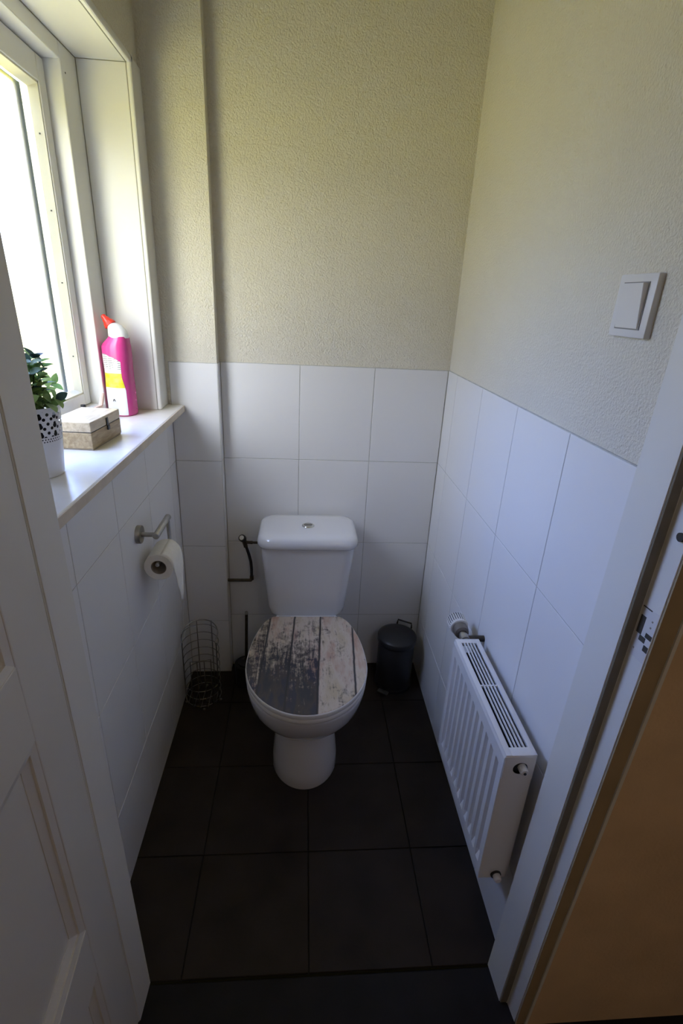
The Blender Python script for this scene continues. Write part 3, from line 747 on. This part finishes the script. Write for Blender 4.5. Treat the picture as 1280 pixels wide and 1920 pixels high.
# fluted front panel
bm = bmesh.new()
nf = 11; f0, f1 = .731, 1.040; pit = (f1-f0)/(nf-1)
ys = [RY0+.001]
prof = [(RY0+.001, 0)]
for k in range(nf):
    c = f0+k*pit
    prof += [(c-.0105, 0), (c-.0060, 1), (c+.0060, 1), (c+.0105, 0)]
prof.append((RY1-.001, 0))
zs = [(RZ0, 0, .003), (RZ0+.004, 0, 0), (.292, 0, 0), (.309, 1, 0), (.572, 1, 0), (.588, 0, 0), (RZ1-.010, 0, 0), (RZ1-.003, 0, .002), (RZ1, 0, .006)]
grid = [[bm.verts.new((RX0+ax+.0065*fl_*w, y, z)) for y, w in prof] for z, fl_, ax in zs]
for a, b in zip(grid, grid[1:]):
    for j in range(len(prof)-1): bm.faces.new((a[j], a[j+1], b[j+1], b[j]))
fp = RR('front_panel', bm, sm=False); md = fp.modifiers.new('thickness', 'SOLIDIFY'); md.thickness = .0015; md.offset = 1 if False else -1
bm = bmesh.new(); box(bm, RX1-.004, RX1, RY0+.004, RY1-.004, RZ0+.01, RZ1-.006); RR('back_panel', bm)
bm = bmesh.new(); box(bm, RX0+.022, RX1-.010, RY0+.012, RY1-.012, RZ0+.015, RZ1-.034); RR('convector', bm, 'raddark')
# side panels, the near one with a round opening at the top
def side(y, holes):
    bm = bmesh.new(); x0, x1, z0, z1 = RX0+.0008, RX1-.001, RZ0+.003, RZ1-.004; n = 28
    cx_, cz_, r_ = .4365, .592, .0150
    outer = []
    for k in range(n):
        t = 2*math.pi*(k+.5)/n; c, s = math.cos(t), math.sin(t)
        mlt = min(((x1-cx_) if c > 0 else (cx_-x0))/max(abs(c), 1e-6), ((z1-cz_) if s > 0 else (cz_-(cz_-.032)))/max(abs(s), 1e-6))
        outer.append((cx_+c*mlt, cz_+s*mlt))
    a = [bm.verts.new((x, y, z)) for x, z in outer]; b = [bm.verts.new((cx_+r_*math.cos(2*math.pi*(k+.5)/n), y, cz_+r_*math.sin(2*math.pi*(k+.5)/n))) for k in range(n)]
    for k in range(n): bm.faces.new((a[k], a[(k+1) % n], b[(k+1) % n], b[k]))
    zz = cz_-.032
    q = [bm.verts.new(p) for p in ((x0, y, z0), (x1, y, z0), (x1, y, zz), (x0, y, zz))]; bm.faces.new(q)
    # fill the corners left by the radial outline
    for sx_, sz_ in ((x0, z1), (x1, z1), (x0, zz), (x1, zz)):
        near = sorted(range(n), key=lambda k: (outer[k][0]-sx_)**2+(outer[k][1]-sz_)**2)[:2]
        cvt = bm.verts.new((sx_, y, sz_)); 
        try: bm.faces.new((cvt, a[near[0]], a[near[1]]))
        except Exception: pass
    bmesh.ops.remove_doubles(bm, verts=bm.verts, dist=.0002)
    ob = RR('side_panel', bm); md = ob.modifiers.new('thickness', 'SOLIDIFY'); md.thickness = .0012; return ob
side(RY0, True); side(RY1, True)
# plugs
bm = bmesh.new(); lathe(bm, [(.0145, RY0+.012), (.0140, RY0+.004), (.0095, RY0+.003)], (.4365, 0, .592), 'Y', 24); RR('plug_socket', bm, 'blackplastic', True)
bm = bmesh.new(); lathe(bm, [(.0085, RY0+.004), (.0085, RY0-.010), (.0070, RY0-.013), (.0040, RY0-.0135)], (.441, 0, .592), 'Y', 20); pg = RR('vent_plug', bm, 'plastic', True)
bm = bmesh.new(); lathe(bm, [(.0032, RY0-.0132), (.0028, RY0-.0150)], (.441, 0, .592), 'Y', 12); RR('vent_screw', bm, 'blackplastic', True, pg)
bm = bmesh.new(); lathe(bm, [(.0120, RY0+.003), (.0115, RY0-.003)], (.440, 0, .272), 'Y', 24); RR('plug_socket', bm, 'blackplastic', True)
bm = bmesh.new(); lathe(bm, [(.0085, RY0), (.0085, RY0-.012), (.0065, RY0-.015), (.003, RY0-.0155)], (.441, 0, .271), 'Y', 20); RR('drain_plug', bm, 'plastic', True)
# top grille: rim, six slats (five dark slots), cross bar
zt0, zt1 = RZ1-.006, RZ1
gx0, gx1 = RX0+.006, RX1
bm = bmesh.new()
box(bm, gx0-.004, gx0+.0085, RY0, RY1, zt0, zt1, bev=.001); RR('grille_edge', bm, sm=True)
bm = bmesh.new(); box(bm, gx1-.0115, gx1, RY0, RY1, zt0, zt1, bev=.001); RR('grille_edge', bm, sm=True)
for y0, y1 in ((RY0-.0004, RY0+.020), (RY1-.016, RY1+.0004)):
    bm = bmesh.new(); box(bm, gx0+.008, gx1-.008, y0, y1, zt0+.0003, zt1-.0003, bev=.0008); RR('grille_end', bm, sm=True)
sl0, sl1 = gx0+.0085, gx1-.0115; pw = (sl1-sl0)/5
for k in range(1, 5):
    x = sl0+k*pw; bm = bmesh.new(); box(bm, x-.0015, x+.0015, RY0+.019, RY1-.015, zt0+.001, zt1-.0003, bev=.0006); RR('slat', bm, sm=True)
bm = bmesh.new(); ym = (RY0+RY1)/2+.012; box(bm, sl0-.001, sl1+.001, ym-.0018, ym+.0018, zt0+.0005, zt1-.0008); RR('cross_bar', bm)
for yb_ in (.78, .99):
    bm = bmesh.new(); box(bm, RX1-.002, XR+.001, yb_, yb_+.02, .50, .53); RR('bracket', bm, 'raddark')
# thermostat valve at the far end
tv = thing('thermostat_valve', 'white ribbed radiator thermostat knob on a bronze valve', 'radiator valve', (.436, 1.073, .612))
bm = bmesh.new(); lathe(bm, [(.0085, 0), (.0085, .010), (.0125, .011), (.0125, .030), (.0100, .031), (.0100, .042)], (0, 0, 0), 'Y', 20); finish('valve_body', bm, 'brushed', tv, 30)
bm = bmesh.new(); cyl(bm, (.004, .020, 0), (XR+.003-.436, .020, 0), .0085, seg=16); finish('wall_pipe', bm, 'darkmetal', tv, True)
bm = bmesh.new(); lathe(bm, [(.0120, .040), (.0185, .044), (.0205, .052), (.0205, .066), (.0190, .068)], (0, 0, 0), 'Y', 28); finish('collar', bm, mat('bronze_grey_collar', (.16, .14, .12), .5, .3, noise=(30, .15)), tv, 30)
bm = bmesh.new(); lathe(bm, [(.0195, .0675), (.0240, .069), (.0240, .100), (.0220, .108), (.016, .112), (.0005, .113)], (0, 0, 0), 'Y', 36); kb = finish('knob', bm, 'plastic', tv, 40)
rm = bpy.data.meshes.new('rib'); bm = bmesh.new(); box(bm, -.0011, .0011, .074, .108, .0225, .0256, bev=.0005); bm.to_mesh(rm); bm.free(); rm.materials.append(M['plastic'])
gm = bpy.data.meshes.new('groove'); bm = bmesh.new(); box(bm, -.0009, .0009, .078, .107, .0225, .0244); bm.to_mesh(gm); bm.free(); gm.materials.append(M['raddark'])
for k in range(24):
    share('rib', rm, None, kb, rot=(0, 2*math.pi*k/24, 0)); share('groove', gm, None, kb, rot=(0, 2*math.pi*(k+.5)/24, 0))
bm = bmesh.new(); cyl(bm, (.45, RY1+.005, .285), (XR+.002, RY1+.005, .285), .009, seg=14); cyl(bm, (.45, RY1-.005, .285), (.45, RY1+.016, .285), .011, seg=14); RR('return_elbow', bm, 'blackplastic', True)

# ------------------------------------------------------------------ light switch
ls = thing('light_switch', 'white square rocker light switch on the right wall', 'light switch', (XR+.004, .785, 1.436))
bm = bmesh.new(); box(bm, -.010, .002, -.046, .046, -.0435, .0435, bev=.002); finish('plate', bm, 'plastic', ls, True)
bm = bmesh.new(); box(bm, -.0112, -.008, -.0310, .0310, -.0325, .0325); finish('recess', bm, mat('grey_switch_gap', (.25, .24, .23), .6, noise=(20, .05)), ls)
bm = bmesh.new()
loft(bm, [[Vector((-.010, y, z)) for y, z in ((-.0295, -.031), (.0295, -.031), (.0295, .031), (-.0295, .031))], [Vector((x, y, z)) for x, y, z in ((-.0125, -.0285, -.0305), (-.0125, .0285, -.0305), (-.0185, .0285, .0305), (-.0185, -.0285, .0305))]])
bmesh.ops.bevel(bm, geom=list(bm.edges), offset=.0006, segments=2, affect='EDGES'); finish('rocker', bm, 'plastic', ls, True)

# ------------------------------------------------------------------ wooden box on the sill
ZS = 1.085
wbx = thing('wooden_box', 'pale wooden hinged box with black latch on the window sill', 'box', (-.509, 1.230, ZS), math.radians(-4))
def W_(name, dims, m='boxwood', bev=.0015, par=None): return boxo(name, dims, m, par or wbx, bev=bev)
hx_, hy_ = .0465, .079
W_('base', (-hx_+.002, hx_-.002, -hy_+.002, hy_-.002, 0, .004), 'card', 0)
W_('body', (-hx_, hx_, -hy_, hy_, .0035, .0400))
W_('seam', (-hx_+.001, hx_-.001, -hy_+.001, hy_-.001, .0395, .0420), 'ink', 0)
W_('lid', (-hx_, hx_, -hy_, hy_, .0415, .0640), 'boxlid')
lt = W_('latch', (hx_-.0005, hx_+.0022, .000, .0095, .0400, .0580), 'blackplastic', .0008)
W_('latch_hook', (hx_-.0005, hx_+.0035, .001, .0125, .0290, .0400), 'blackplastic', .0012, lt)

# ------------------------------------------------------------------ cleaning bottle
cb = thing('cleaner_bottle', 'pink toilet cleaner bottle with red nozzle and yellow white label', 'bottle', (-.5235, 1.535, ZS), math.radians(-14))
def oval(hx, hy, z, dx=0, dy=0, n=36, e=2.6):
    p = []
    for k in range(n):
        t = 2*math.pi*k/n; c, s = math.cos(t), math.sin(t)
        p.append(Vector((dx+hx*math.copysign(abs(c)**(2/e), c), dy+hy*math.copysign(abs(s)**(2/e), s), z)))
    return p
prof = [(0, .033, .032, 0), (.003, .0365, .035, 0), (.010, .0375, .036, 0), (.08, .0370, .0355, 0), (.125, .0362, .034, 0), (.165, .0378, .034, 0), (.190, .0375, .033, 0), (.198, .0350, .031, .002), (.207, .0300, .028, .0065), (.213, .0265, .026, .0100), (.218, .0250, .0245, .0115)]
bm = bmesh.new(); loft(bm, [oval(a, b, z, d) for z, a, b, d in prof]); finish('body', bm, 'pink', cb, 50)
# label on the front (camera) side, following the body
bm = bmesh.new(); g_ = []
def lerp(z, i):
    for p, q in zip(prof, prof[1:]):
        if p[0] <= z <= q[0]: f = (z-p[0])/(q[0]-p[0]); return p[i]+(q[i]-p[i])*f
for k in range(25):
    z = .004+(.172-.004)*k/24; hw_ = 52 if z < .075 else 52-14*min(1, (z-.075)/.035)
    row = []
    for j in range(17):
        s = -1+2*j/16; t = math.radians(-92+s*hw_); zz = z
        if k == 24: zz = z-.020*max(0, (s+.45)/1.45)
        elif k > 18: zz = min(z, .172-.020*max(0, (s+.45)/1.45)-.0002*(24-k))
        a_, b_ = lerp(zz, 1)+.0006, lerp(zz, 2)+.0006; c, s_ = math.cos(t), math.sin(t)
        row.append(bm.verts.new((a_*math.copysign(abs(c)**(2/2.6), c), b_*math.copysign(abs(s_)**(2/2.6), s_), zz)))
    g_.append(row)
for a, b in zip(g_, g_[1:]):
    for j in range(16): bm.faces.new((a[j], a[j+1], b[j+1], b[j]))
lb = finish('label', bm, 'label', cb, True)
# small black pictogram near the bottom of the label
bm = bmesh.new()
for s in (-1, 1): tube(bm, [(-.001+s*.0035, -.0388, .044), (-.001, -.0388, .050)], .0009, 6)
finish('pictogram', bm, 'ink', lb)
bm = bmesh.new()
cap = [(.214, .0262, .0255, .0112), (.217, .0270, .0262, .0112), (.226, .0262, .0255, .0105), (.236, .0232, .0232, .0075), (.245, .0185, .0185, .0025), (.251, .0125, .0125, -.003), (.254, .006, .006, -.006)]
loft(bm, [oval(a, b, z, d, 0, 32, 2) for z, a, b, d in cap]); cpo = finish('cap', bm, 'capwhite', cb, True)
nd = Vector((-.62, -.05, .78)).normalized(); n0 = Vector((-.0075, -.002, .2445))
bm = bmesh.new(); tube(bm, [n0, n0+nd*.002, n0+nd*.012, n0+nd*.0125, n0+nd*.022, n0+nd*.0225, n0+nd*.031, n0+nd*.0335], [.0130, .0170, .0140, .0115, .0098, .0078, .0068, .0050], 16)
finish('nozzle', bm, 'red', cb, 20)
for k in range(4):
    bm = bmesh.new(); lathe(bm, [(.0022, -.0005), (.0018, .001), (.0008, .0014)], (0, 0, 0), 'X', 8); ob = finish('grip_bump', bm, 'pink', cb, True); ob.location = (.0392*1.0, .006, .020+.022*k)

# ------------------------------------------------------------------ potted plant
pp = thing('potted_plant', 'small leafy green plant in a white lace-edged pot on the sill', 'plant', (-.507, .985, ZS))
L('pot', [(.0385, 0), (.0405, .001), (.0415, .004), (.0475, .0695)], 'potwhite', pp, seg=48, caps=(True, False))
L('lace_band', [(.0475, .0695), (.0525, .134)], 'lace', pp, seg=64, caps=(False, False))
L('inner_pot', [(.036, .004), (.0415, .06), (.0465, .118), (.0440, .118)], 'blackplastic', pp, seg=32)
L('soil', [(.0448, .112), (.030, .119), (.001, .121)], 'soil', pp, seg=24)
lm = []
for mk in ('leafa', 'leafb', 'leafc'):
    bm = bmesh.new(); nL = 6; L_, W2 = .029, .0092; R = []
    for k in range(nL+1):
        f = k/nL; w = W2*math.sin(math.pi*min(1, (.04+.96*f))**.85)**.75 if 0 < f < 1 else .0005
        R.append([bm.verts.new((s*w, f*L_, -.0045*f*f+.0022*abs(s)*math.sin(math.pi*f))) for s in (-1, 0, 1)])
    for a, b in zip(R, R[1:]):
        for j in range(2): bm.faces.new((a[j], a[j+1], b[j+1], b[j]))
    me = bpy.data.meshes.new('leaf'); bm.to_mesh(me); bm.free(); me.materials.append(M[mk])
    for p_ in me.polygons: p_.use_smooth = True
    lm.append(me)
rnd = random.Random(11)
for k in range(26):
    az = 2*math.pi*(k/26)+rnd.uniform(-.15, .15); lean = rnd.uniform(.10, 1.15) if k % 4 else rnd.uniform(0, .3)
    ln = rnd.uniform(.060, .108)*(1 if lean < .8 else .88)
    p0 = Vector((.020*math.cos(az)*min(1, lean+.3), .020*math.sin(az)*min(1, lean+.3), .116)); pts = []
    for q in range(6):
        f = q/5; a = lean*(.55+.45*f)
        pts.append(p0+Vector((math.cos(az)*math.sin(a), math.sin(az)*math.sin(a), math.cos(a)))*ln*f)
    bm = bmesh.new(); tube(bm, pts, [.0013, .0012, .0011, .001, .0008, .0005], 5); finish('stem', bm, 'stem', pp, True)
    for q in range(1, 6):
        for s in range(2 if q < 5 else 3):
            d = (pts[q]-pts[q-1]).normalized(); u, v = frame_of(d); t = q*1.57+s*(math.pi if q < 5 else 2.1)+az
            side_ = (math.cos(t)*u+math.sin(t)*v); yv = (side_*(.85 if q < 5 else .7)+d*.55).normalized(); zv = (d-yv*d.dot(yv)).normalized(); xv = yv.cross(zv)
            sc_ = rnd.uniform(.75, 1.1)*(.85 if q == 5 else 1)
            ob = bpy.data.objects.new('leaf', lm[rnd.choice((0, 0, 1, 1, 2))]); COL.objects.link(ob); ob.parent = pp
            ob.matrix_local = Matrix.Translation(pts[q]) @ Matrix((xv, yv, zv)).transposed().to_4x4() @ Matrix.Diagonal((sc_, sc_, sc_, 1))

# translucent leaves let the window light through
for mk in ('leafa', 'leafb', 'leafc'):
    t = M[mk].node_tree; b = t.nodes['Principled BSDF']; tr = t.nodes.new('ShaderNodeBsdfTranslucent'); mx = t.nodes.new('ShaderNodeMixShader'); mx.inputs[0].default_value = .55
    c = b.inputs['Base Color'].links[0].from_socket; t.links.new(c, tr.inputs[0]); out = t.nodes['Material Output']
    t.links.new(b.outputs[0], mx.inputs[1]); t.links.new(tr.outputs[0], mx.inputs[2]); t.links.new(mx.outputs[0], out.inputs[0])

# ------------------------------------------------------------------ hallway fill lamp, added unseen behind the viewer to brighten the hall
hl = thing('hall_fill_lamp', 'added unseen round fill lamp on the hallway ceiling', 'lamp', (.55, -1.05, CEIL))
em = bpy.data.materials.new('fill_lamp_glow'); em.use_nodes = True; eb = em.node_tree.nodes['Principled BSDF']
eb.inputs['Base Color'].default_value = (.8, .8, .78, 1); eb.inputs['Emission Color'].default_value = (1.0, .90, .78, 1); eb.inputs['Emission Strength'].default_value = 16.0
L('fill_lamp_base', [(.15, 0), (.155, -.012), (.15, -.022)], 'plastic', hl, seg=36)
bm = bmesh.new(); lathe(bm, [(.145, -.020), (.145, -.035), (.125, -.058), (.08, -.075), (.001, -.082)], (0, 0, 0), 'Z', 36); finish('fill_lamp_shade', bm, em, hl, True)
